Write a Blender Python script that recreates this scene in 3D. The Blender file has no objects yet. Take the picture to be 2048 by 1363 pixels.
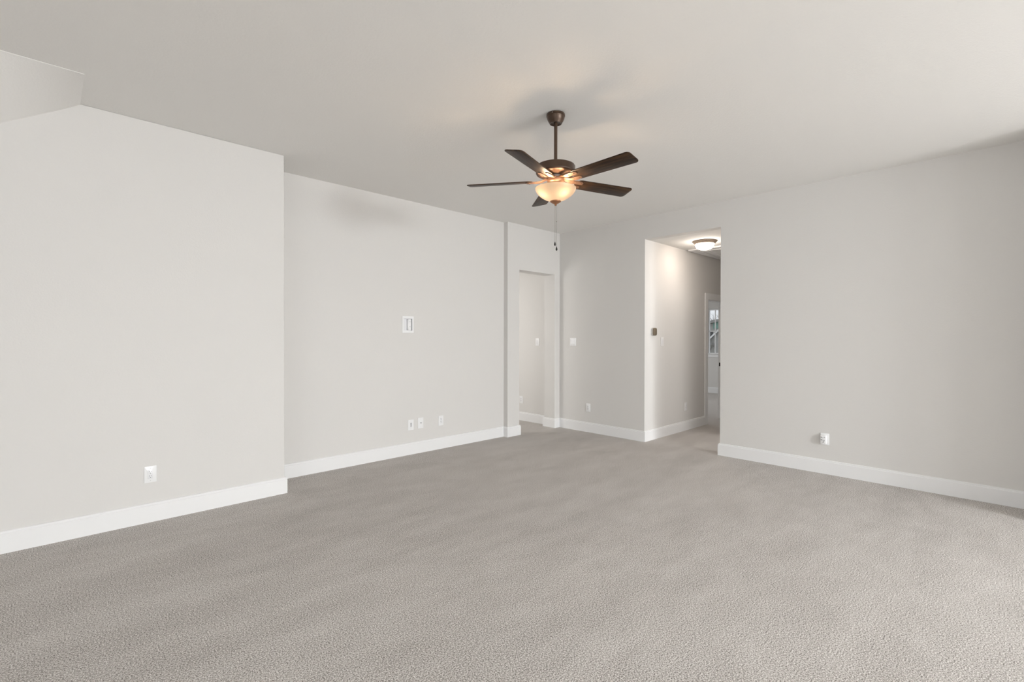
import bpy, bmesh, math, random
from mathutils import Matrix, Vector

S = bpy.context.scene
COL = S.collection
PI = math.pi
R_ = math.radians

# ------------------------------------------------------------------ camera, world, lights, exposure
CAM_Z = 1.4103
YAW, PITCH, ROLL = 0.80161, -0.00716, 0.00167
fw = Vector((math.cos(YAW) * math.cos(PITCH), math.sin(YAW) * math.cos(PITCH), math.sin(PITCH)))
rt0 = Vector((math.sin(YAW), -math.cos(YAW), 0))
up0 = rt0.cross(fw)
rt = rt0 * math.cos(ROLL) + up0 * math.sin(ROLL)
up = up0 * math.cos(ROLL) - rt0 * math.sin(ROLL)
cd = bpy.data.cameras.new('camera')
cam = bpy.data.objects.new('camera', cd)
COL.objects.link(cam)
cam.matrix_world = Matrix(((rt.x, up.x, -fw.x, 0), (rt.y, up.y, -fw.y, 0), (rt.z, up.z, -fw.z, CAM_Z), (0, 0, 0, 1)))
cd.sensor_width = 36
cd.sensor_fit = 'HORIZONTAL'
cd.lens = 959.59 / 2048 * 36
cd.clip_start = 0.05
cd.clip_end = 300
S.camera = cam

vs = S.view_settings
S.display_settings.display_device = 'sRGB'
vs.view_transform = 'Standard'
vs.look = 'None'
vs.gamma = 1
vs.use_curve_mapping = False
vs.exposure = 0.24
S.cycles.use_denoising = True
S.cycles.max_bounces = 14
S.cycles.diffuse_bounces = 10
S.cycles.glossy_bounces = 4
S.cycles.transparent_max_bounces = 12
S.cycles.sample_clamp_indirect = 4
S.cycles.caustics_reflective = False
S.cycles.caustics_refractive = False

w = bpy.data.worlds.new('overcast_sky')
S.world = w
w.use_nodes = True
bg = w.node_tree.nodes['Background']
bg.inputs[0].default_value = (0.95, 0.955, 1.0, 1)
bg.inputs[1].default_value = 0.85


def area(name, loc, rot, sx, sy, energy, color=(1, 1, 1), spread=180):
    l = bpy.data.lights.new(name, 'AREA')
    l.shape = 'RECTANGLE'
    l.size, l.size_y = sx, sy
    l.energy = energy
    l.color = color
    l.spread = R_(spread)
    o = bpy.data.objects.new(name, l)
    COL.objects.link(o)
    o.location = loc
    o.rotation_euler = rot
    return o


DAY = (0.955, 0.98, 1.0)
# windows of the wall behind the camera (centre x, width) and, added for light, of the far side wall (centre y, width)
BACK_Y = -7.0
XL = -4.6
WINS = [(-1.3, 1.3), (1.9, 1.5), (3.6, 1.5)]
WINS2 = [(-3.75, 1.6), (-1.95, 1.6)]
WZ0, WZ1 = 0.6, 2.55
TILT = 52   # sky light comes in from above
for (cx, ww), en in zip(WINS, (15, 150, 530)):
    area('window_daylight', (cx, BACK_Y + 0.55, (WZ0 + WZ1) / 2), (R_(90 - TILT), 0, 0), ww - .1, WZ1 - WZ0 - .1, en, DAY)
for cy, ww in WINS2:
    area('window_daylight', (XL + 0.55, cy, (WZ0 + WZ1) / 2), (0, R_(-90 + TILT), 0), WZ1 - WZ0 - .1, ww - .1, 58, DAY)  # side windows added out of view to brighten the right wall
# daylight of the side room behind the cased opening
area('side_room_daylight', (3.56, 6.4, 1.5), (0, R_(-90), 0), 1.4, 1.2, 24, (1, 0.97, 0.94))
area('bath_daylight', (6.45, .45, 1.5), (R_(80), 0, 0), 1.0, 1.1, 20, (1, .97, .95))  # light added in an unseen room to brighten the hall wall
area('bedroom_ceiling_lamp', (9.6, 6.2, 2.7), (0, 0, 0), 0.5, 0.5, 42, (.96, 0.98, 1))  # fill light added out of view to brighten the bedroom


# ------------------------------------------------------------------ node helpers / materials
def mat(name, color=(.8, .8, .8), rough=.5, metal=0., emit=None, es=0., spec=.5):
    m = bpy.data.materials.new(name)
    m.use_nodes = True
    b = m.node_tree.nodes['Principled BSDF']
    b.inputs['Base Color'].default_value = (*color, 1)
    b.inputs['Roughness'].default_value = rough
    b.inputs['Metallic'].default_value = metal
    b.inputs['Specular IOR Level'].default_value = spec
    if emit:
        b.inputs['Emission Color'].default_value = (*emit, 1)
        b.inputs['Emission Strength'].default_value = es
    return m


def nodes(m):
    nt = m.node_tree
    return nt, nt.nodes['Principled BSDF']


def coords(nt, scale=(1, 1, 1), rotz=0):
    t = nt.nodes.new('ShaderNodeTexCoord')
    mp = nt.nodes.new('ShaderNodeMapping')
    mp.inputs['Scale'].default_value = scale
    mp.inputs['Rotation'].default_value = (0, 0, rotz)
    nt.links.new(t.outputs['Object'], mp.inputs['Vector'])
    return mp.outputs['Vector']


def noise(nt, vec, scale, detail=2, rough=.5):
    n = nt.nodes.new('ShaderNodeTexNoise')
    n.inputs['Scale'].default_value = scale
    n.inputs['Detail'].default_value = detail
    n.inputs['Roughness'].default_value = rough
    nt.links.new(vec, n.inputs['Vector'])
    return n.outputs['Fac']


def ramp(nt, fac, stops):
    r = nt.nodes.new('ShaderNodeValToRGB')
    els = r.color_ramp.elements
    while len(els) < len(stops):
        els.new(.5)
    for e, (p, c) in zip(els, stops):
        e.position = p
        e.color = (*c, 1)
    nt.links.new(fac, r.inputs['Fac'])
    return r.outputs['Color']


def mixc(nt, mode, fac, a, b):
    m = nt.nodes.new('ShaderNodeMix')
    m.data_type = 'RGBA'
    m.blend_type = mode
    m.inputs[0].default_value = fac
    nt.links.new(a, m.inputs[6])
    nt.links.new(b, m.inputs[7])
    return m.outputs[2]


def bump(nt, b, h, strength, dist):
    n = nt.nodes.new('ShaderNodeBump')
    n.inputs['Strength'].default_value = strength
    n.inputs['Distance'].default_value = dist
    nt.links.new(h, n.inputs['Height'])
    nt.links.new(n.outputs['Normal'], b.inputs['Normal'])


def paint(name, col, sc, dist, rough=.85):
    m = mat(name, col, rough, spec=.25)
    nt, b = nodes(m)
    v = coords(nt)
    bump(nt, b, noise(nt, v, sc, 3), .35, dist)
    return m


M_WALL = paint('greige_wall_paint', (.675, .665, .649), 95, .0022)
M_CEIL = paint('greige_ceiling_paint', (.79, .783, .765), 75, .004, .95)
M_TRIM = mat('white_trim_paint', (.80, .805, .81), .35, spec=.4)
M_PLATE = mat('white_plastic', (.83, .835, .84), .3)
M_PLATE2 = mat('white_plastic_insert', (.78, .785, .80), .3)
M_SLOT = mat('dark_slot', (.03, .03, .03), .6)
M_GREY = mat('grey_connector', (.22, .22, .23), .5)
M_GREY2 = mat('grey_groove', (.36, .36, .37), .5)
M_BLACK = mat('black_metal', (.012, .011, .010), .35, .6)
M_STEEL = mat('brushed_steel', (.55, .53, .50), .3, 1)
M_SCREW = mat('plate_screw', (.66, .66, .66), .4)


def carpet():
    m = mat('beige_cut_pile_carpet', rough=1, spec=.05)
    nt, b = nodes(m)
    v = coords(nt)
    fine = noise(nt, v, 160, 3, .9)
    # pile lying this way and that (vacuum strokes, footmarks) shows more or less of the dark gaps
    band = noise(nt, coords(nt, (.7, 3.0, 1), R_(28)), 1.0, 3, .6)
    foot = noise(nt, coords(nt, (3.0, 6.0, 1), R_(40)), 1.0, 4, .7)

    def math2(op, a, bb, cc=None):
        m_ = nt.nodes.new('ShaderNodeMath')
        m_.operation = op
        for k_, q_ in enumerate((a, bb, cc)):
            if q_ is None:
                continue
            if isinstance(q_, (int, float)):
                m_.inputs[k_].default_value = q_
            else:
                nt.links.new(q_, m_.inputs[k_])
        return m_.outputs[0]
    lay = math2('MULTIPLY_ADD', band, .055, -.0275)
    lay = math2('MULTIPLY_ADD', foot, .050, math2('ADD', lay, -.033))
    c = ramp(nt, math2('ADD', fine, lay), [(.35, (.055, .047, .041)), (.43, (.27, .246, .227)), (.51, (.56, .533, .509)), (.61, (.90, .876, .854))])
    nt.links.new(c, b.inputs['Base Color'])
    bump(nt, b, fine, .04, .004)
    return m


M_CARPET = carpet()

M_BRONZE = mat('oil_rubbed_bronze', (.075, .046, .030), .36, .45)


M_LAMPLIT_FINIAL = mat('antique_copper', (.36, .17, .085), .35, .6)  # finial metal with the lamp's orange glow put into its colour
M_LAMPLIT = mat('warm_antique_bronze', (.19, .105, .064), .45, .35)  # lighter copy of the bronze, warm bulb light painted into the base colour
M_CHAIN = mat('dark_chain', (.16, .14, .12), .4, .7)


def wood():
    m = mat('dark_walnut_blade', (.05, .03, .02), .42, spec=.22)
    nt, b = nodes(m)
    g = noise(nt, coords(nt, (5, 75, 5)), 1.0, 4, .65)
    c = ramp(nt, g, [(.3, (.010, .005, .003)), (.52, (.042, .021, .010)), (.72, (.10, .052, .024))])
    nt.links.new(c, b.inputs['Base Color'])
    return m


M_WOOD = wood()


def frosted(name, col, em, es):
    m = bpy.data.materials.new(name)
    m.use_nodes = True
    nt = m.node_tree
    b = nt.nodes['Principled BSDF']
    out = nt.nodes['Material Output']
    b.inputs['Base Color'].default_value = (*col, 1)
    b.inputs['Roughness'].default_value = .3
    b.inputs['Emission Color'].default_value = (*em, 1)
    b.inputs['Emission Strength'].default_value = es
    t = nt.nodes.new('ShaderNodeBsdfTranslucent')
    t.inputs[0].default_value = (*col, 1)
    mx = nt.nodes.new('ShaderNodeMixShader')
    mx.inputs[0].default_value = .35
    nt.links.new(b.outputs[0], mx.inputs[1])
    nt.links.new(t.outputs[0], mx.inputs[2])
    nt.links.new(mx.outputs[0], out.inputs[0])
    return m


M_BOWL = frosted('frosted_cream_glass', (.085, .070, .052), (1.0, .74, .52), .42)
M_BULB = mat('lit_bulb', (1, 1, 1), .4, emit=(1.0, .72, .46), es=185)
M_DOME = mat('lit_white_glass', (1, .98, .94), .35, emit=(1.0, .87, .76), es=37)


def glass():
    m = bpy.data.materials.new('window_glass')
    m.use_nodes = True
    nt = m.node_tree
    nt.nodes.remove(nt.nodes['Principled BSDF'])
    t = nt.nodes.new('ShaderNodeBsdfTransparent')
    t.inputs[0].default_value = (.94, .96, .96, 1)
    g = nt.nodes.new('ShaderNodeBsdfGlossy')
    g.inputs['Roughness'].default_value = .02
    mx = nt.nodes.new('ShaderNodeMixShader')
    mx.inputs[0].default_value = .05
    nt.links.new(t.outputs[0], mx.inputs[1])
    nt.links.new(g.outputs[0], mx.inputs[2])
    nt.links.new(mx.outputs[0], nt.nodes['Material Output'].inputs[0])
    return m


M_GLASS = glass()


# ------------------------------------------------------------------ mesh helpers
def obj(name, bm, m, parent=None, smooth=False, loc=None):
    bmesh.ops.recalc_face_normals(bm, faces=bm.faces)
    me = bpy.data.meshes.new(name)
    bm.to_mesh(me)
    bm.free()
    me.materials.append(m)
    if smooth:
        for p in me.polygons:
            p.use_smooth = True
        me.set_sharp_from_angle(angle=R_(38))
    o = bpy.data.objects.new(name, me)
    COL.objects.link(o)
    if parent:
        o.parent = parent
    if loc:
        o.location = loc
    return o


def add_box(bm, x0, x1, y0, y1, z0, z1, mtx=None):
    vs_ = [bm.verts.new(Vector(p)) for p in ((x0, y0, z0), (x1, y0, z0), (x1, y1, z0), (x0, y1, z0),
                                            (x0, y0, z1), (x1, y0, z1), (x1, y1, z1), (x0, y1, z1))]
    if mtx:
        for v in vs_:
            v.co = mtx @ v.co
    for f in ((0, 3, 2, 1), (4, 5, 6, 7), (0, 1, 5, 4), (1, 2, 6, 5), (2, 3, 7, 6), (3, 0, 4, 7)):
        bm.faces.new([vs_[i] for i in f])


def box(*a, bev=0, seg=2):
    bm = bmesh.new()
    add_box(bm, *a)
    if bev:
        bmesh.ops.bevel(bm, geom=bm.edges[:], offset=bev, segments=seg, affect='EDGES', profile=.5)
    return bm


def blocks(adds, holes=()):
    """one closed shell out of boxes minus boxes"""
    ax = [sorted({round(b[2 * k + e], 5) for b in list(adds) + list(holes) for e in (0, 1)}) for k in range(3)]

    def filled(i, j, k):
        if not (0 <= i < len(ax[0]) - 1 and 0 <= j < len(ax[1]) - 1 and 0 <= k < len(ax[2]) - 1):
            return False
        c = [(ax[q][n] + ax[q][n + 1]) / 2 for q, n in enumerate((i, j, k))]
        ins = lambda b: b[0] < c[0] < b[1] and b[2] < c[1] < b[3] and b[4] < c[2] < b[5]
        return any(ins(b) for b in adds) and not any(ins(b) for b in holes)
    bm = bmesh.new()
    vm = {}

    def V(i, j, k):
        if (i, j, k) not in vm:
            vm[i, j, k] = bm.verts.new((ax[0][i], ax[1][j], ax[2][k]))
        return vm[i, j, k]
    for i in range(len(ax[0]) - 1):
        for j in range(len(ax[1]) - 1):
            for k in range(len(ax[2]) - 1):
                if not filled(i, j, k):
                    continue
                for d, q in (((-1, 0, 0), ((0, 0, 0), (0, 0, 1), (0, 1, 1), (0, 1, 0))), ((1, 0, 0), ((1, 0, 0), (1, 1, 0), (1, 1, 1), (1, 0, 1))),
                             ((0, -1, 0), ((0, 0, 0), (1, 0, 0), (1, 0, 1), (0, 0, 1))), ((0, 1, 0), ((0, 1, 0), (0, 1, 1), (1, 1, 1), (1, 1, 0))),
                             ((0, 0, -1), ((0, 0, 0), (0, 1, 0), (1, 1, 0), (1, 0, 0))), ((0, 0, 1), ((0, 0, 1), (1, 0, 1), (1, 1, 1), (0, 1, 1)))):
                    if not filled(i + d[0], j + d[1], k + d[2]):
                        try:
                            bm.faces.new([V(i + a, j + b, k + c) for a, b, c in q])
                        except ValueError:
                            pass
    return bm


def lathe(bm, prof, seg=48, cx=0, cy=0, z=0):
    rings = []
    for r, h in prof:
        if r < 1e-5:
            rings.append([bm.verts.new((cx, cy, z + h))])
        else:
            rings.append([bm.verts.new((cx + r * math.cos(2 * PI * i / seg), cy + r * math.sin(2 * PI * i / seg), z + h)) for i in range(seg)])
    for a, b in zip(rings, rings[1:]):
        for i in range(seg):
            j = (i + 1) % seg
            if len(a) == 1 and len(b) > 1:
                bm.faces.new([a[0], b[i], b[j]])
            elif len(b) == 1 and len(a) > 1:
                bm.faces.new([a[i], a[j], b[0]])
            elif len(a) > 1:
                bm.faces.new([a[i], a[j], b[j], b[i]])


def revolve(prof, seg=48, **k):
    bm = bmesh.new()
    lathe(bm, prof, seg, **k)
    return bm


def add_tube(bm, pts, rad, seg=8):
    pts = [Vector(p) for p in pts]
    rads = rad if isinstance(rad, (list, tuple)) else [rad] * len(pts)
    rings = []
    for i, p in enumerate(pts):
        t = (pts[min(i + 1, len(pts) - 1)] - pts[max(i - 1, 0)]).normalized()
        a = t.orthogonal().normalized() if i == 0 else (a - t * a.dot(t)).normalized()
        b = t.cross(a)
        rings.append([bm.verts.new(p + (a * math.cos(2 * PI * k / seg) + b * math.sin(2 * PI * k / seg)) * rads[i]) for k in range(seg)])
    for r0, r1 in zip(rings, rings[1:]):
        for k in range(seg):
            bm.faces.new([r0[k], r0[(k + 1) % seg], r1[(k + 1) % seg], r1[k]])
    bm.faces.new(rings[0][::-1])
    bm.faces.new(rings[-1])


def rounded_poly(corners, radii, n=6):
    out = []
    N = len(corners)
    for i, (c, r) in enumerate(zip(corners, radii)):
        c = Vector(c)
        a = (Vector(corners[i - 1]) - c)
        b = (Vector(corners[(i + 1) % N]) - c)
        if r <= 0:
            out.append(c)
            continue
        a.normalize()
        b.normalize()
        half = a.angle(b) / 2
        d = r / math.tan(half)
        cen = c + (a + b).normalized() * (r / math.sin(half))
        p0, p1 = c + a * d - cen, c + b * d - cen
        ang0 = math.atan2(p0.y, p0.x)
        da = math.atan2(p1.y, p1.x) - ang0
        while da > PI:
            da -= 2 * PI
        while da < -PI:
            da += 2 * PI
        for k in range(n + 1):
            t = ang0 + da * k / n
            out.append(cen + Vector((math.cos(t), math.sin(t))) * r)
    return out


def add_prism(bm, poly, z0, z1, mtx=None, bev=0):
    lo = [bm.verts.new(Vector((p[0], p[1], z0))) for p in poly]
    hi = [bm.verts.new(Vector((p[0], p[1], z1))) for p in poly]
    n = len(poly)
    fs = [bm.faces.new(lo[::-1]), bm.faces.new(hi)]
    for i in range(n):
        fs.append(bm.faces.new([lo[i], lo[(i + 1) % n], hi[(i + 1) % n], hi[i]]))
    if bev:
        es = {e for f in fs[:2] for e in f.edges}
        bmesh.ops.bevel(bm, geom=list(es), offset=bev, segments=2, affect='EDGES', profile=.5)
    if mtx:
        for v in bm.verts:
            v.co = mtx @ v.co


def struct(name, bm, m, smooth=False):
    o = obj(name, bm, m, smooth=smooth)
    o['kind'] = 'structure'
    return o


def thing(name, label, cat, loc, rot=(0, 0, 0), group=None):
    o = bpy.data.objects.new(name, None)
    COL.objects.link(o)
    o.empty_display_size = .05
    o.location = loc
    o.rotation_euler = rot
    o['label'] = label
    o['category'] = cat
    if group:
        o['group'] = group
    return o


# ------------------------------------------------------------------ the shell
H = 3.048          # main ceiling
HH = 2.744         # ceilings of hall, bedroom, side room
YN = 4.550         # near left wall
YF = 5.006         # recessed left wall
YP = 4.926         # wall with the cased opening
XR = 5.8147        # right wall
YH = 3.4219        # hall left wall
YH2 = 2.4031       # hall right wall
XE = 1.539         # end of the near left wall
XB = 12.25         # bedroom window wall
DJ0, DJ1, DT = 7.75, 8.52, 2.045   # bedroom door opening

floor = struct('floor', box(XL - .15, XB + .15, BACK_Y - .15, 7.65, -.12, 0), M_CARPET)
struct('ceiling', box(XL - .15, XR + .125, BACK_Y - .15, 5.14, H, H + .12), M_CEIL)
# roof slopes clipping the ceiling over the near left wall
bm = bmesh.new()
N = 10
SX0, SX1, SY0, SY1, DROP = .172, -.215, 4.015, YN + .02, .263
xs = [SX0 + (SX1 - SX0) * i / N for i in range(N + 1)] + [XL]
low, topv = [], []
for i, x in enumerate(xs):
    sfrac = min(1, i / N)
    low.append([bm.verts.new((x, SY0 + (SY1 - SY0) * k / N, H - .003 - (DROP - .003) * (sfrac ** .95) * k / N)) for k in range(N + 1)])
for a, b in zip(low, low[1:]):
    for k in range(N):
        bm.faces.new([a[k], a[k + 1], b[k + 1], b[k]])
# the drywall edge stands a little proud of the flat ceiling
lip = [bm.verts.new((r[0].co.x, SY0, H)) for r in low]
end = [lip[0]] + [bm.verts.new((SX0, v_.co.y, H)) for v_ in low[0][1:]]
for i in range(len(low) - 1):
    bm.faces.new([lip[i], lip[i + 1], low[i + 1][0], low[i][0]])
for k in range(N):
    bm.faces.new([end[k], low[0][k], low[0][k + 1], end[k + 1]])
struct('ceiling_slope', bm, M_CEIL, True)

struct('wall_left', box(XL, XE, YN, YF + .13, 0, H, bev=.006), M_WALL)
struct('wall_left_recess', blocks([(XE, 4.60, YF, YF + .13, 0, H)], [(3.043, 3.166, YF - .01, YF + .07, 1.490, 1.638)]), M_WALL)
struct('wall_far', blocks([(4.6822, XR, YP, 5.14, 0, H), (4.60, 4.6822, YF, 5.14, 0, H)], [(4.9161, 5.6962, 4, 6, -1, 2.392)]), M_WALL)
struct('wall_right', blocks([(XR, XR + .125, BACK_Y - .15, 7.5, 0, H)], [(XR - 1, XR + 1, YH2, YH, -1, HH)]), M_WALL)
struct('wall_back', blocks([(XL - .15, XR, BACK_Y - .15, BACK_Y, 0, H)],
                           [(cx - ww / 2, cx + ww / 2, -5, 5, WZ0, WZ1) for cx, ww in WINS]), M_WALL)
struct('wall_back_right', box(5.42, XR, BACK_Y, -.3, 0, H), M_WALL)  # unseen jog added to shade the near end of the right wall
struct('wall_side', blocks([(XL - .15, XL, BACK_Y, YF + .13, 0, H)], [(XL - 1, XL + 1, cy - ww / 2, cy + ww / 2, WZ0, WZ1) for cy, ww in WINS2]), M_WALL)
# hall and bedroom
struct('wall_hall_left', blocks([(XR + .125, XB, YH, YH + .115, 0, HH)], [(DJ0, DJ1, 3, 4, -1, DT)]), M_WALL)
struct('wall_hall_right', blocks([(XR + .125, 9.1, YH2 - .115, YH2, 0, HH)], [(6.02, 6.88, 2, 3, -1, DT)]), M_WALL)  # doorway added out of view to let light onto the hall wall
struct('wall_bath', blocks([(XR + .125, 8.1, .2, .32, 0, HH), (8.0, 8.1, .32, YH2 - .115, 0, HH)]), M_WALL)  # shell of the added room that holds the hall fill light
struct('wall_hall_end', box(9.1, 9.2, YH2 - .115, YH, 0, HH), M_WALL)
struct('ceiling_hall', box(XR + .125, XB + .12, .2, 7.62, HH, HH + .1), M_CEIL)
struct('wall_bedroom_window', blocks([(XB, XB + .12, YH + .115, 7.5, 0, HH)], [(XB - 1, XB + 1, 4.72, 5.402, .998, 2.165)]), M_WALL)
struct('wall_bedroom_far', box(XR + .125, XB + .12, 7.5, 7.62, 0, HH), M_WALL)
struct('wall_bedroom_side', box(6.9, 7.0, YH + .115, 7.5, 0, HH), M_WALL)
# side room behind the cased opening
struct('wall_side_room', blocks([(3.4, 3.5, 5.14, 7.5, 0, HH), (3.4, XR, 7.5, 7.62, 0, HH)]), M_WALL)
struct('ceiling_side_room', box(3.4, XR, 5.14, 7.62, HH, HH + .1), M_CEIL)

BB_H, BB_T = .145, .0185
BB_PROF = [(0, 0), (BB_T, 0), (BB_T, .124), (BB_T - .002, .127), (BB_T - .005, .1285), (BB_T - .005, .139), (BB_T - .008, .143), (.004, BB_H), (0, BB_H)]


def baseboard(name, pts, side):
    """profile swept along a wall line with mitred corners; side=+1: room lies left of the direction of travel"""
    pts = [Vector(p) for p in pts]
    bm = bmesh.new()
    rings = []
    for i, p in enumerate(pts):
        def nrm(a, b):
            d = (b - a).normalized()
            return Vector((-d.y, d.x)) * side
        if i == 0:
            off = nrm(pts[0], pts[1])
        elif i == len(pts) - 1:
            off = nrm(pts[-2], pts[-1])
        else:
            n0, n1 = nrm(pts[i - 1], p), nrm(p, pts[i + 1])
            off = (n0 + n1) / (1 + n0.dot(n1))
        rings.append([bm.verts.new((p.x + off.x * d, p.y + off.y * d, h)) for d, h in BB_PROF])
    n = len(BB_PROF)
    for a, b in zip(rings, rings[1:]):
        for k in range(n):
            bm.faces.new([a[k], a[(k + 1) % n], b[(k + 1) % n], b[k]])
    bm.faces.new(rings[0])
    bm.faces.new(rings[-1][::-1])
    return struct(name, bm, M_TRIM)


baseboard('baseboard_left', [(XL, YN), (XE, YN), (XE, YF), (4.6822, YF), (4.6822, YP), (4.9161, YP), (4.9161, 5.14), (3.5, 5.14)], -1)
baseboard('baseboard_far', [(XR, 7.5), (XR, 5.14), (5.6962, 5.14), (5.6962, YP), (XR, YP), (XR, YH), (DJ0 - .091, YH)], -1)
baseboard('baseboard_hall', [(9.1, YH2), (6.9, YH2)], -1)
baseboard('baseboard_right', [(6.0, YH2), (XR, YH2), (XR, -.3), (5.42, -.3), (5.42, BACK_Y), (XL, BACK_Y)], -1)
baseboard('baseboard_bedroom', [(XB, YH + .115), (XB, 7.5)], 1)
baseboard('baseboard_side', [(XL, YN), (XL, BACK_Y)], 1)

# bedroom door: jamb, casing, strike plate (the leaf stands open out of sight)
bm = blocks([(DJ0 - .002, DJ0 + .018, YH - .002, YH + .117, 0, DT + .002), (DJ1 - .018, DJ1 + .002, YH - .002, YH + .117, 0, DT + .002),
             (DJ0 - .002, DJ1 + .002, YH - .002, YH + .117, DT - .018, DT + .002)])
d1 = struct('door_1', bm, M_TRIM)


def casing(y0, y1):
    b = bmesh.new()
    for a in ((DJ0 - .088, DJ0 + .006, 0, DT + .094), (DJ1 - .006, DJ1 + .088, 0, DT + .094)):
        add_box(b, a[0], a[1], y0, y1, a[2], a[3])
    add_box(b, DJ0 + .006, DJ1 - .006, y0, y1, DT - .006, DT + .094)
    return b


obj('casing', casing(YH - .018, YH - .0005), M_TRIM, d1)
obj('casing', casing(YH + .1155, YH + .133), M_TRIM, d1)
bm = bmesh.new()
add_prism(bm, rounded_poly([(-.014, -.032), (.014, -.032), (.014, .032), (-.014, .032)], [.01] * 4), 0, .003)
sp = obj('strike_plate', bm, M_BLACK, d1, loc=(DJ1 - .018, YH + .100, .945))
sp.rotation_euler = (R_(90), 0, R_(-90))
bm = box(DJ1 - .028, DJ1 - .018, YH + .040, YH + .075, 0, DT - .018)
obj('door_stop', bm, M_TRIM, d1)


def window(n, axis, c, a0, a1, z0, z1, ncol, nrow, depth, room_side):
    """double frame window; axis 'x': pane plane at x=c spanning y; room_side: sign of the room direction"""
    def B(bm, p0, p1, q0, q1, z0_, z1_):
        if axis == 'x':
            add_box(bm, p0, p1, q0, q1, z0_, z1_)
        else:
            add_box(bm, q0, q1, p0, p1, z0_, z1_)
    s = room_side
    bm = bmesh.new()
    fwid = .028
    f0, f1 = sorted((c, c + s * .05))
    B(bm, f0, f1, a0 - .002, a0 + fwid, z0, z1)
    B(bm, f0, f1, a1 - fwid, a1 + .002, z0, z1)
    B(bm, f0, f1, a0 + fwid, a1 - fwid, z0, z0 + fwid)
    B(bm, f0, f1, a0 + fwid, a1 - fwid, z1 - .045, z1)
    root = struct('window_%d' % n, bm, M_TRIM)
    g0, g1 = sorted((c + s * .012, c + s * .034))
    bm = bmesh.new()
    for k in range(1, ncol):
        y = a0 + (a1 - a0) * k / ncol
        B(bm, g0, g1, y - .010, y + .010, z0 + fwid, z1 - .045)
    for k in range(1, nrow):
        z = z0 + (z1 - z0) * k / nrow
        B(bm, g0 + .002, g1 - .002, a0 + fwid, a1 - fwid, z - .011, z + .011)
    obj('muntin', bm, M_TRIM, root)
    bm = bmesh.new()
    h0, h1 = sorted((c + s * .020, c + s * .025))
    B(bm, h0, h1, a0 + .01, a1 - .01, z0 + .01, z1 - .01)
    obj('pane', bm, M_GLASS, root)
    wf = c + s * depth   # room face of the wall
    bm = bmesh.new()
    s0, s1 = sorted((c + s * .05, wf + s * .0005))
    B(bm, s0, s1, a0, a1, z0 - .001, z0 + .022)
    s0, s1 = sorted((wf + s * .0005, wf + s * .035))
    B(bm, s0, s1, a0 - .06, a1 + .06, z0 - .001, z0 + .022)
    obj('sill', bm, M_TRIM, root)
    bm = bmesh.new()
    s0, s1 = sorted((wf + s * .0005, wf + s * .016))
    B(bm, s0, s1, a0 - .05, a1 + .05, z0 - .085, z0 - .002)
    obj('apron', bm, M_TRIM, root)
    return root


window(1, 'x', XB + .115, 4.72, 5.402, .998, 2.165, 4, 2, .115, -1)
for i, (cx, ww) in enumerate(WINS):
    window(2 + i, 'y', BACK_Y - .12, cx - ww / 2, cx + ww / 2, WZ0, WZ1, 3, 2, .12, 1)
for i, (cy, ww) in enumerate(WINS2):
    window(5 + i, 'x', XL - .12, cy - ww / 2, cy + ww / 2, WZ0, WZ1, 3, 2, .12, 1)  # the added side windows, out of view


# ------------------------------------------------------------------ ceiling fan
FX, FY = 2.686, 2.317
fan = thing('ceiling_fan', 'dark bronze five-blade ceiling fan with lit cream glass bowl, hung from the ceiling', 'ceiling fan', (FX, FY, H))
obj('canopy', revolve([(0, -.002), (.066, -.002), (.068, -.006), (.068, -.018), (.0655, -.020), (.063, -.034), (.055, -.052), (.046, -.066), (.0445, -.070),
                       (.040, -.070), (.036, -.066), (.030, -.064), (.0, -.064)], 48), M_BRONZE, fan, True)
for a in (200, 20):
    bm = revolve([(0, .004), (.003, .004), (.004, .001), (.004, -.002), (0, -.002)], 12)
    sc_ = obj('canopy_screw', bm, M_STEEL, fan, True, loc=(.067 * math.cos(R_(a)), .067 * math.sin(R_(a)), -.012))
    sc_.rotation_euler = (0, R_(90), R_(a))
obj('downrod', revolve([(0, -.058), (.0125, -.058), (.0125, -.345), (.0125, -.347), (0, -.347)], 24), M_BRONZE, fan, True)
obj('rod_collar', revolve([(0, -.335), (.019, -.335), (.022, -.340), (.024, -.362), (.028, -.372), (0, -.376)], 32), M_BRONZE, fan, True)
obj('motor_housing', revolve([(0, -.370), (.045, -.370), (.095, -.3715), (.128, -.375), (.139, -.380), (.143, -.388), (.143, -.420), (.1445, -.423), (.1445, -.432),
                              (.141, -.438), (.136, -.4405), (.130, -.438), (.110, -.436), (0, -.436)], 64), M_BRONZE, fan, True)
un = obj('motor_underside', revolve([(0, -.4365), (.131, -.4385), (.128, -.4405), (.085, -.4435), (.060, -.447), (.050, -.449), (0, -.449)], 64), M_LAMPLIT, fan, True)
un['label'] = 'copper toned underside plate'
bm = revolve([(0, -.447), (.041, -.447), (.041, -.470), (0, -.470)], 32)
obj('flywheel', bm, M_STEEL, fan, True)
obj('switch_housing', revolve([(0, -.468), (.056, -.468), (.0625, -.472), (.0625, -.492), (.058, -.500), (.050, -.504), (.050, -.520), (.030, -.526), (0, -.526)], 48), M_LAMPLIT, fan, True)

BL_Z = -.4878
AL = -.2102
tilt = Matrix.Rotation(AL, 4, 'X')
R0, R1, W0, W1 = .170, .664, .118, .136
poly = rounded_poly([(R0, -W0 / 2), (R1 - .002, -W1 / 2), (R1 - .002, W1 / 2), (R0, W0 / 2)], [.03, .024, .024, .03], 7)
bm = bmesh.new()
add_prism(bm, poly, -.003, .003, Matrix.Translation((0, 0, BL_Z)) @ tilt, bev=.0015)
blade0 = obj('blade', bm, M_WOOD, fan, True)


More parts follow.
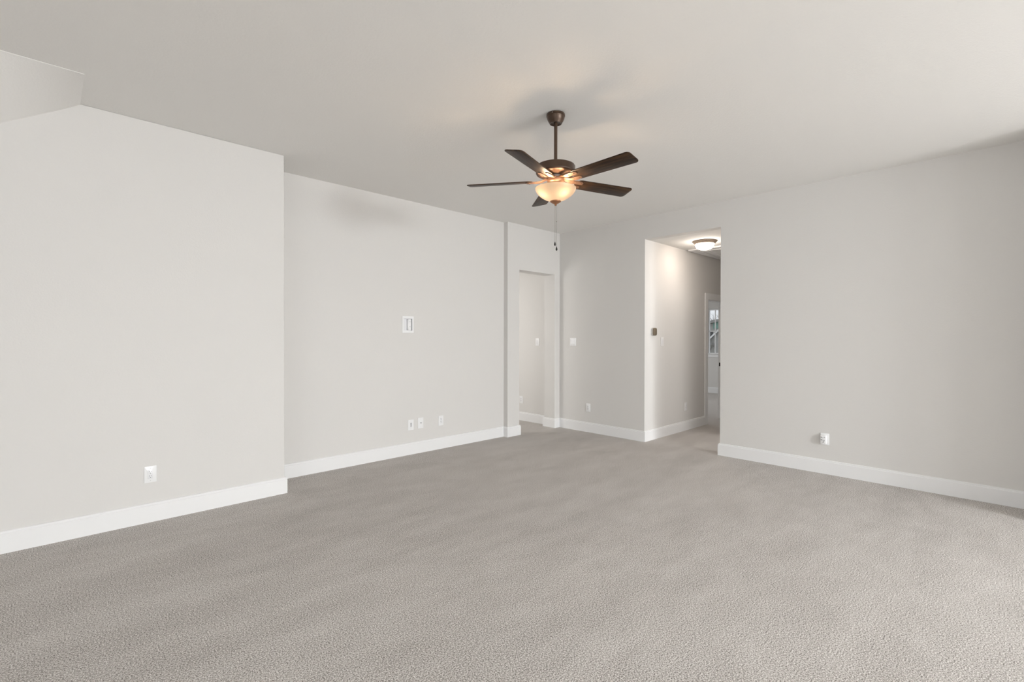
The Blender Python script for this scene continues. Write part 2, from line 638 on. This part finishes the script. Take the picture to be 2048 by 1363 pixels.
def bracket():
    """forked blade iron: hub tab, two prongs with an open gap between, bridge under the blade"""
    bm = bmesh.new()
    T = Matrix.Translation((0, 0, BL_Z)) @ tilt

    def strip(path, wid, th=.005):
        # path: (x, y, z_under) in blade frame; flat bar
        rows = []
        for i, p in enumerate(path):
            a, b = path[max(i - 1, 0)], path[min(i + 1, len(path) - 1)]
            d = Vector((b[0] - a[0], b[1] - a[1])).normalized()
            nn = Vector((-d.y, d.x)) * wid[i] / 2
            rows.append([bm.verts.new(T @ Vector((p[0] + sx * nn.x, p[1] + sx * nn.y, p[2] + dz))) for sx, dz in ((-1, 0), (1, 0), (1, th), (-1, th))])
        for a, b in zip(rows, rows[1:]):
            for k in range(4):
                bm.faces.new([a[k], a[(k + 1) % 4], b[(k + 1) % 4], b[k]])
        bm.faces.new(rows[0][::-1])
        bm.faces.new(rows[-1])
    z = -.0085
    for s in (-1, 1):
        strip([(.040, s * .014, .012), (.075, s * .017, .008), (.105, s * .022, -.003), (.130, s * .0285, z), (.165, s * .032, z), (.200, s * .031, z), (.218, s * .026, z)],
              [.022, .026, .031, .037, .040, .034, .020], .007)
    for x, y in ((.196, -.031), (.196, .031), (.150, -.030), (.150, .030)):
        m4 = T @ Matrix.Translation((x, y, z - .003))
        b2 = revolve([(0, 0), (.004, .0005), (.005, .003), (0, .003)], 10)
        b2.transform(m4)
        me = bpy.data.meshes.new('t')
        b2.to_mesh(me)
        b2.free()
        bm.from_mesh(me)
        bpy.data.meshes.remove(me)
    return bm


iron0 = obj('blade_bracket', bracket(), M_LAMPLIT, blade0)
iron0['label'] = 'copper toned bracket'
PH0 = R_(-90.7)
blade0.rotation_euler = (0, 0, PH0)
for k in range(1, 5):
    b = blade0.copy()
    COL.objects.link(b)
    b.parent = fan
    b.rotation_euler = (0, 0, PH0 + 2 * PI * k / 5)
    c = iron0.copy()
    COL.objects.link(c)
    c.parent = b

bowl = obj('light_bowl', revolve([(.1415, -.5435), (.1455, -.541), (.1490, -.5425), (.1492, -.5465), (.1475, -.553), (.1425, -.565), (.1335, -.578), (.1195, -.592), (.1010, -.606),
                                  (.0790, -.619), (.0560, -.629), (.036, -.6345), (.010, -.637)], 72), M_BOWL, fan, True)
bowl['label'] = 'lit frosted cream glass bowl'
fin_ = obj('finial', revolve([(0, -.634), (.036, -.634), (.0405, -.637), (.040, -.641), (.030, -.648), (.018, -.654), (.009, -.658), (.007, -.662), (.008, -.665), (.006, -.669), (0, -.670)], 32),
    M_LAMPLIT_FINIAL, bowl, True)
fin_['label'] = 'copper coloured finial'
obj('stem', revolve([(0, -.52), (.006, -.52), (.006, -.636), (0, -.636)], 12), M_BRONZE, bowl, True)
rv, fv = Vector((.7186, -.6954)), Vector((.6954, .7186))
for a in (-60, -155, 75):
    d = rv * math.cos(R_(a)) + fv * math.sin(R_(a))
    bm = revolve([(0, .022), (.011, .020), (.019, .011), (.022, 0), (.019, -.011), (.011, -.020), (0, -.022)], 16)
    obj('bulb', bm, M_BULB, fan, True, loc=(d.x * .084, d.y * .084, -.568))
    bm = bmesh.new()
    add_tube(bm, [(d.x * .028, d.y * .028, -.515), (d.x * .058, d.y * .058, -.532), (d.x * .078, d.y * .078, -.548)], [.010, .011, .012], 12)
    obj('lamp_socket', bm, M_BRONZE, fan, True)
for off, zt, zk in ((-.0035, -.668, -.936), (.0085, -.652, -.972)):
    x, y = rv.x * off, rv.y * off
    bm = bmesh.new()
    add_tube(bm, [(x, y, zt), (x, y, (zt + zk) / 2), (x, y, zk)], .0011, 6)
    if off > 0:
        lathe(bm, [(0, .004), (.003, .002), (.003, -.003), (0, -.005)], 10, x, y, -.785)
    ch = obj('pull_chain', bm, M_CHAIN, fan, True)
    obj('chain_pull', revolve([(0, .004), (.002, .003), (.0035, -.004), (.0065, -.014), (.0068, -.020), (.004, -.026), (0, -.028)], 16, cx=x, cy=y, z=zk), M_BLACK, ch, True)

# ------------------------------------------------------------------ hall ceiling: flush light and attic hatch
fl = thing('flush_ceiling_light', 'round flush ceiling light with glowing white glass dome on the hall ceiling', 'ceiling light', (6.52, 2.915, HH))
M_NICKEL = mat('brushed_bronze_pan', (.36, .29, .23), .4, .8)
obj('pan', revolve([(0, -.001), (.160, -.001), (.163, -.004), (.162, -.009), (.154, -.013), (.146, -.024), (.137, -.034), (.128, -.041), (.122, -.043), (0, -.043)], 56), M_NICKEL, fl, True)
dome = obj('glass_dome', revolve([(.122, -.040), (.1225, -.050), (.118, -.070), (.106, -.088), (.086, -.103), (.060, -.113), (.030, -.118), (0, -.119)], 56), M_DOME, fl, True)
obj('finial', revolve([(0, -.115), (.012, -.117), (.012, -.121), (.006, -.125), (.007, -.130), (.004, -.136), (0, -.137)], 20), M_STEEL, dome, True)

ah = thing('attic_hatch', 'white framed attic hatch set in the hall ceiling beyond the light', 'attic hatch', (7.65, 2.92, HH))
x0, x1, y0, y1 = -.68, .72, -.44, .45
bm = blocks([(x0, x1, y0, y1, -.022, -.001)], [(x0 + .1, x1 - .1, y0 + .1, y1 - .1, -1, 1)])
obj('hatch_frame', bm, M_TRIM, ah)
bm = box(x0 + .102, x1 - .102, y0 + .102, y1 - .102, -.012, -.001)
hp = obj('hatch_panel', bm, M_TRIM, ah)
bm = blocks([(x0 + .17, x1 - .17, y0 + .16, y1 - .16, -.026, -.0125)], [(x0 + .21, x1 - .21, y0 + .20, y1 - .20, -1, 1)])
obj('panel_moulding', bm, M_TRIM, hp)


# ------------------------------------------------------------------ plates on the walls
# local frame: x right along the wall seen from the room, y out of the wall, z up
FACE = {'-y': 0.0, '-x': R_(-90)}   # rotation about z so that local -y points out of the wall


def plate(root, wd, ht):
    bm = bmesh.new()
    add_prism(bm, rounded_poly([(-wd / 2, -ht / 2), (wd / 2, -ht / 2), (wd / 2, ht / 2), (-wd / 2, ht / 2)], [.004] * 4, 4), .0005, .0065, bev=.002)
    bm.transform(Matrix.Rotation(R_(90), 4, 'X'))
    return obj('wall_plate', bm, M_PLATE, root, True)


def screw(root, x, z, y=-.0065):
    bm = revolve([(0, .0012), (.0028, .0008), (.0032, 0), (0, 0)], 12)
    bm.transform(Matrix.Rotation(R_(90), 4, 'X'))
    obj('plate_screw', bm, M_SCREW, root, True, loc=(x, y, z))


def slots(root, cz, y):
    for sx, w_, h_ in ((-.0065, .0022, .0085), (.0065, .0022, .0070)):
        obj('slot', box(sx - w_ / 2, sx + w_ / 2, y - .0006, y + .002, cz + .002, cz + .002 + h_), M_SLOT, root)
    bm = revolve([(0, .0006), (.0026, .0006), (.0026, -.002), (0, -.002)], 14)
    bm.transform(Matrix.Rotation(R_(90), 4, 'X'))
    obj('ground_hole', bm, M_SLOT, root, loc=(0, y, cz - .0065))


def wall_thing(name, label, cat, face, x, y, z, group=None):
    return thing(name, label, cat, (x, y, z), (0, 0, FACE[face]), group)


def outlet(label, face, x, y, z, wd=.078, ht=.125):
    t = wall_thing('wall_outlet', label, 'outlet', face, x, y, z, 'white wall outlets')
    plate(t, wd, ht)
    r = obj('receptacle', box(-.0165, .0165, -.0085, -.004, -.0335, .0335, bev=.0012), M_PLATE2, t, True)
    for cz in (.0165, -.0165):
        slots(r, cz, -.0085)
    for cz in (.047, -.047):
        screw(t, 0, cz)
    return t


def switch(label, face, x, y, z, gangs=1, wd=.078, ht=.125):
    t = wall_thing('light_switch', label, 'light switch', face, x, y, z, 'white rocker switches')
    plate(t, wd, ht)
    for g in range(gangs):
        cx = (g - (gangs - 1) / 2) * .046
        bm = bmesh.new()
        vs_ = [bm.verts.new(p) for p in ((cx - .0165, -.004, -.0335), (cx + .0165, -.004, -.0335), (cx + .0165, -.004, .0335), (cx - .0165, -.004, .0335),
                                        (cx - .0155, -.0105, -.0325), (cx + .0155, -.0105, -.0325), (cx + .0155, -.0078, 0), (cx - .0155, -.0078, 0),
                                        (cx + .0155, -.0080, .0325), (cx - .0155, -.0080, .0325))]
        for f in ((0, 1, 5, 4), (4, 5, 6, 7), (7, 6, 8, 9), (9, 8, 2, 3), (0, 4, 7, 9, 3), (1, 2, 8, 6, 5), (0, 3, 2, 1)):
            bm.faces.new([vs_[i] for i in f])
        obj('rocker', bm, M_PLATE2, t)
        for cz in (.047, -.047):
            screw(t, cx, cz)
    return t


outlet('white duplex outlet low on the near left wall, above its baseboard', '-y', .5604, YN, .3625)
outlet('rightmost of three low white plates on the recessed left wall, a double-socket outlet', '-y', 3.588, YF, .3557)
outlet('white outlet low on the short wall between the cased opening and the hall', '-x', XR, 4.362, .364)
outlet('white outlet low on the hall wall, left of the bedroom door', '-y', 7.012, YH, .361)
outlet('white outlet low on the lit wall seen through the cased opening', '-x', XR, 5.775, .352)
switch('double white rocker switch on the short wall right of the cased opening', '-x', XR, 4.654, 1.3458, 2, .119, .122)
switch('single white rocker switch on the lit wall seen through the cased opening', '-x', XR, 5.402, 1.338)
switch('white switch on the hall wall, right of and below the thermostat', '-y', 6.285, YH, 1.3557)

# low plates with sockets for cables
t = wall_thing('cable_plate', 'leftmost of three low white plates on the recessed wall, with dark cable sockets', 'wall plate', '-y', 3.146, YF, .3555)
plate(t, .078, .125)
obj('insert', box(-.0165, .0165, -.008, -.004, -.0335, .0335, bev=.001), M_PLATE2, t, True)
for cz in (.017, .002, -.013):
    obj('socket', box(-.008, .008, -.0092, -.007, cz - .0055, cz + .0055, bev=.0008), M_GREY, t)
for cz in (.047, -.047):
    screw(t, 0, cz)
t = wall_thing('coaxial_plate', 'middle of three low white plates on the recessed wall, with one dark round socket', 'wall plate', '-y', 3.2847, YF, .3626)
plate(t, .078, .130)
bm = revolve([(0, .012), (.0035, .012), (.0035, .004), (.0065, .004), (.0065, 0), (0, 0)], 16)
bm.transform(Matrix.Rotation(R_(90), 4, 'X'))
obj('connector', bm, M_GREY, t, True, loc=(.002, -.006, 0))
for cz in (.048, -.048):
    screw(t, 0, cz)

# recessed media box at television height
t = wall_thing('media_box', 'white recessed television wiring box high on the recessed left wall', 'wall box', '-y', 3.1045, YF, 1.564)
bm = blocks([(-.079, .079, -.008, -.0005, -.099, .099)], [(-.0605, .0605, -1, 1, -.073, .073)])
obj('box_frame', bm, M_PLATE, t)
bm = blocks([(-.0605, .0605, -.006, .034, -.073, .073)], [(-.0585, .0585, -1, .031, -.071, .071)])
obj('box_pocket', bm, M_PLATE2, t)
r = obj('receptacle', box(.004, .048, -.004, .0308, -.066, .066, bev=.003), M_PLATE, t, True)
for cz in (.030, -.030):
    for sx in (.021, .034):
        obj('slot', box(sx - .0012, sx + .0012, -.0046, -.002, cz, cz + .009), M_GREY, r)

# outlet on the right wall with a thick white cover standing off the wall
t = wall_thing('plug_in_adapter', 'thick white plug-in adapter with dark sockets, low on the bare right wall', 'adapter', '-x', XR, 1.318, .3607)
plate(t, .080, .120)
b = obj('adapter_body', box(-.036, .020, -.034, -.006, -.050, .044, bev=.008, seg=3), M_PLATE, t, True)
for cx, cz, rot, w_, h_ in ((-.021, .018, 30, .019, .0032), (.003, .018, 6, .015, .0030), (-.021, -.008, 16, .016, .0042), (.001, -.010, -35, .010, .0036)):
    o = obj('socket_slot', box(-w_ / 2, w_ / 2, -.0012, .004, -h_, h_, bev=.001), M_GREY, b, loc=(cx, -.034, cz))
    o.rotation_euler = (0, R_(rot), 0)
bm = bmesh.new()
add_tube(bm, [(.000, -.0338, -.016), (-.001, -.0342, -.024), (-.005, -.0342, -.031), (-.011, -.0338, -.036)], [.0034, .0042, .0036, .0020], 8)
obj('cable_groove', bm, M_GREY2, b, True)

# thermostat
t = wall_thing('thermostat', 'rounded square brown thermostat on the hall wall near the corner', 'thermostat', '-y', 6.035, YH, 1.494)
sq = lambda s, r: rounded_poly([(-s, -s), (s, -s), (s, s), (-s, s)], [r] * 4, 8)
for nm, s_, r_, d0, d1_, m_ in (('back_plate', .052, .020, .0005, .008, M_PLATE), ('body', .054, .024, .008, .028, M_STEEL)):
    bm = bmesh.new()
    add_prism(bm, sq(s_, r_), d0, d1_, bev=.003)
    bm.transform(Matrix.Rotation(R_(90), 4, 'X'))
    obj(nm, bm, m_, t, True)
bm = bmesh.new()
add_prism(bm, sq(.0515, .022), .0278, .0325, bev=.002)
bm.transform(Matrix.Rotation(R_(90), 4, 'X'))
obj('face', bm, mat('dark_brown_glass', (.15, .12, .085), .3), t, True)

# ------------------------------------------------------------------ outside the bedroom window
M_SIDING = paint('grey_siding', (.42, .415, .40), 20, .01)
M_SHINGLE = paint('grey_shingles', (.33, .325, .315), 30, .02, 1)
M_WHITEOUT = mat('white_fascia', (.8, .8, .8), .6)
M_GREEN = mat('green_sheathing', (.20, .36, .31), .7)
M_DARK = mat('dark_window_glass', (.03, .03, .035), .2)
M_BARK = mat('grey_bark', (.10, .085, .075), .9)
gr = struct('ground', box(13.5, 90, -30, 60, -3.3, -3.2), paint('pale_winter_grass', (.42, .41, .37), 2, .05))

hs = thing('neighbour_house', 'grey house with sloping roof and white rake boards outside the bedroom window', 'house', (30, 13, -3.2))


def hp_(x, y, z):   # world to house frame
    return (x - 30, y - 13, z + 3.2)


def yz_prism(bm, poly, x0_, x1_):
    lo = [bm.verts.new(hp_(x0_, p[0], p[1])) for p in poly]
    hi = [bm.verts.new(hp_(x1_, p[0], p[1])) for p in poly]
    n = len(poly)
    bm.faces.new(lo)
    bm.faces.new(hi[::-1])
    for i in range(n):
        bm.faces.new([lo[i], hi[i], hi[(i + 1) % n], lo[(i + 1) % n]])


bm = bmesh.new()
yz_prism(bm, [(14.6, -3.2), (14.6, -.2), (11.0, 3.2), (7.4, -.2), (7.4, -3.2)], 30, 36)
obj('gable_wall', bm, M_SIDING, hs)
for s in (1, -1):
    bm = bmesh.new()
    yz_prism(bm, [(11.0, 3.2), (11.0 + s * 3.9, -.48), (11.0 + s * 3.9, -.38), (11.0, 3.32)], 29.8, 36)
    rf = obj('roof', bm, M_SHINGLE, hs)
    bm = bmesh.new()
    yz_prism(bm, [(11.0, 3.17), (11.0 + s * 3.9, -.51), (11.0 + s * 3.9, -.40), (11.0, 3.29)], 29.72, 29.8)
    obj('rake_board', bm, M_WHITEOUT, rf)
bm = bmesh.new()
yz_prism(bm, [(17.5, .95), (12.72, .95), (12.72, 1.06), (17.5, 1.06)], 29.0, 30.02)
obj('eave', bm, M_SHINGLE, hs)
bm = bmesh.new()
yz_prism(bm, [(13.02, 1.4), (12.86, 1.4), (12.86, 1.85), (13.02, 1.85)], 29.95, 30.02)
obj('window', bm, M_DARK, hs)
h2 = thing('farther_house', 'farther grey-roofed house with a patch of green sheathing outside the bedroom window', 'house', (38, 14, -3.2))


def yz2(poly, x0_, x1_):
    bm = bmesh.new()
    lo = [bm.verts.new((x0_ - 38, p[0] - 14, p[1] + 3.2)) for p in poly]
    hi = [bm.verts.new((x1_ - 38, p[0] - 14, p[1] + 3.2)) for p in poly]
    n = len(poly)
    bm.faces.new(lo)
    bm.faces.new(hi[::-1])
    for i in range(n):
        bm.faces.new([lo[i], hi[i], hi[(i + 1) % n], lo[(i + 1) % n]])
    return bm


obj('wall', yz2([(20, -3.2), (20, 1.95), (12, 3.3), (12, -3.2)], 38, 44), M_SIDING, h2)
obj('roof', yz2([(20.3, 1.92), (20.3, 2.12), (11.8, 3.56), (11.8, 3.36)], 37.7, 44.3), M_SHINGLE, h2)
obj('sheathing_panel', yz2([(16.25, 2.15), (16.25, 2.62), (15.4, 2.78), (15.4, 2.15)], 37.93, 38.02), M_GREEN, h2)


def tree(x, y, hgt, seed, label):
    random.seed(seed)
    t = thing('bare_tree', label, 'tree', (x, y, -3.2), group='bare trees outside')
    bm = bmesh.new()

    def grow(p, d, ln, r, lev):
        pts = [p]
        for _ in range(3):
            d = (d + Vector((random.uniform(-.16, .16), random.uniform(-.16, .16), random.uniform(-.03, .12)))).normalized()
            pts.append(pts[-1] + d * ln / 3)
        add_tube(bm, pts, [r, r * .85, r * .7, r * .55], 5)
        if lev > 0:
            for k in range(4 if lev > 1 else 5):
                q = pts[random.choice((1, 2, 3))] if k else pts[3]
                nd = (d + Vector((random.uniform(-.9, .9), random.uniform(-.9, .9), random.uniform(-.1, .7)))).normalized()
                grow(q, nd, ln * random.uniform(.5, .72), r * .5, lev - 1)
    grow(Vector((0, 0, 0)), Vector((0, 0, 1)), hgt * .42, .13, 4)
    obj('branches', bm, M_BARK, t)


tree(26.2, 11.80, 4.5, 5, 'dense grey tree standing before the nearer house at left in the bedroom window')
tree(52, 21.0, 8.2, 3, 'bare grey tree rising over the roofs at left in the bedroom window')
tree(54, 23.6, 8.0, 8, 'bare grey tree rising over the roofs at the left edge of the bedroom window')
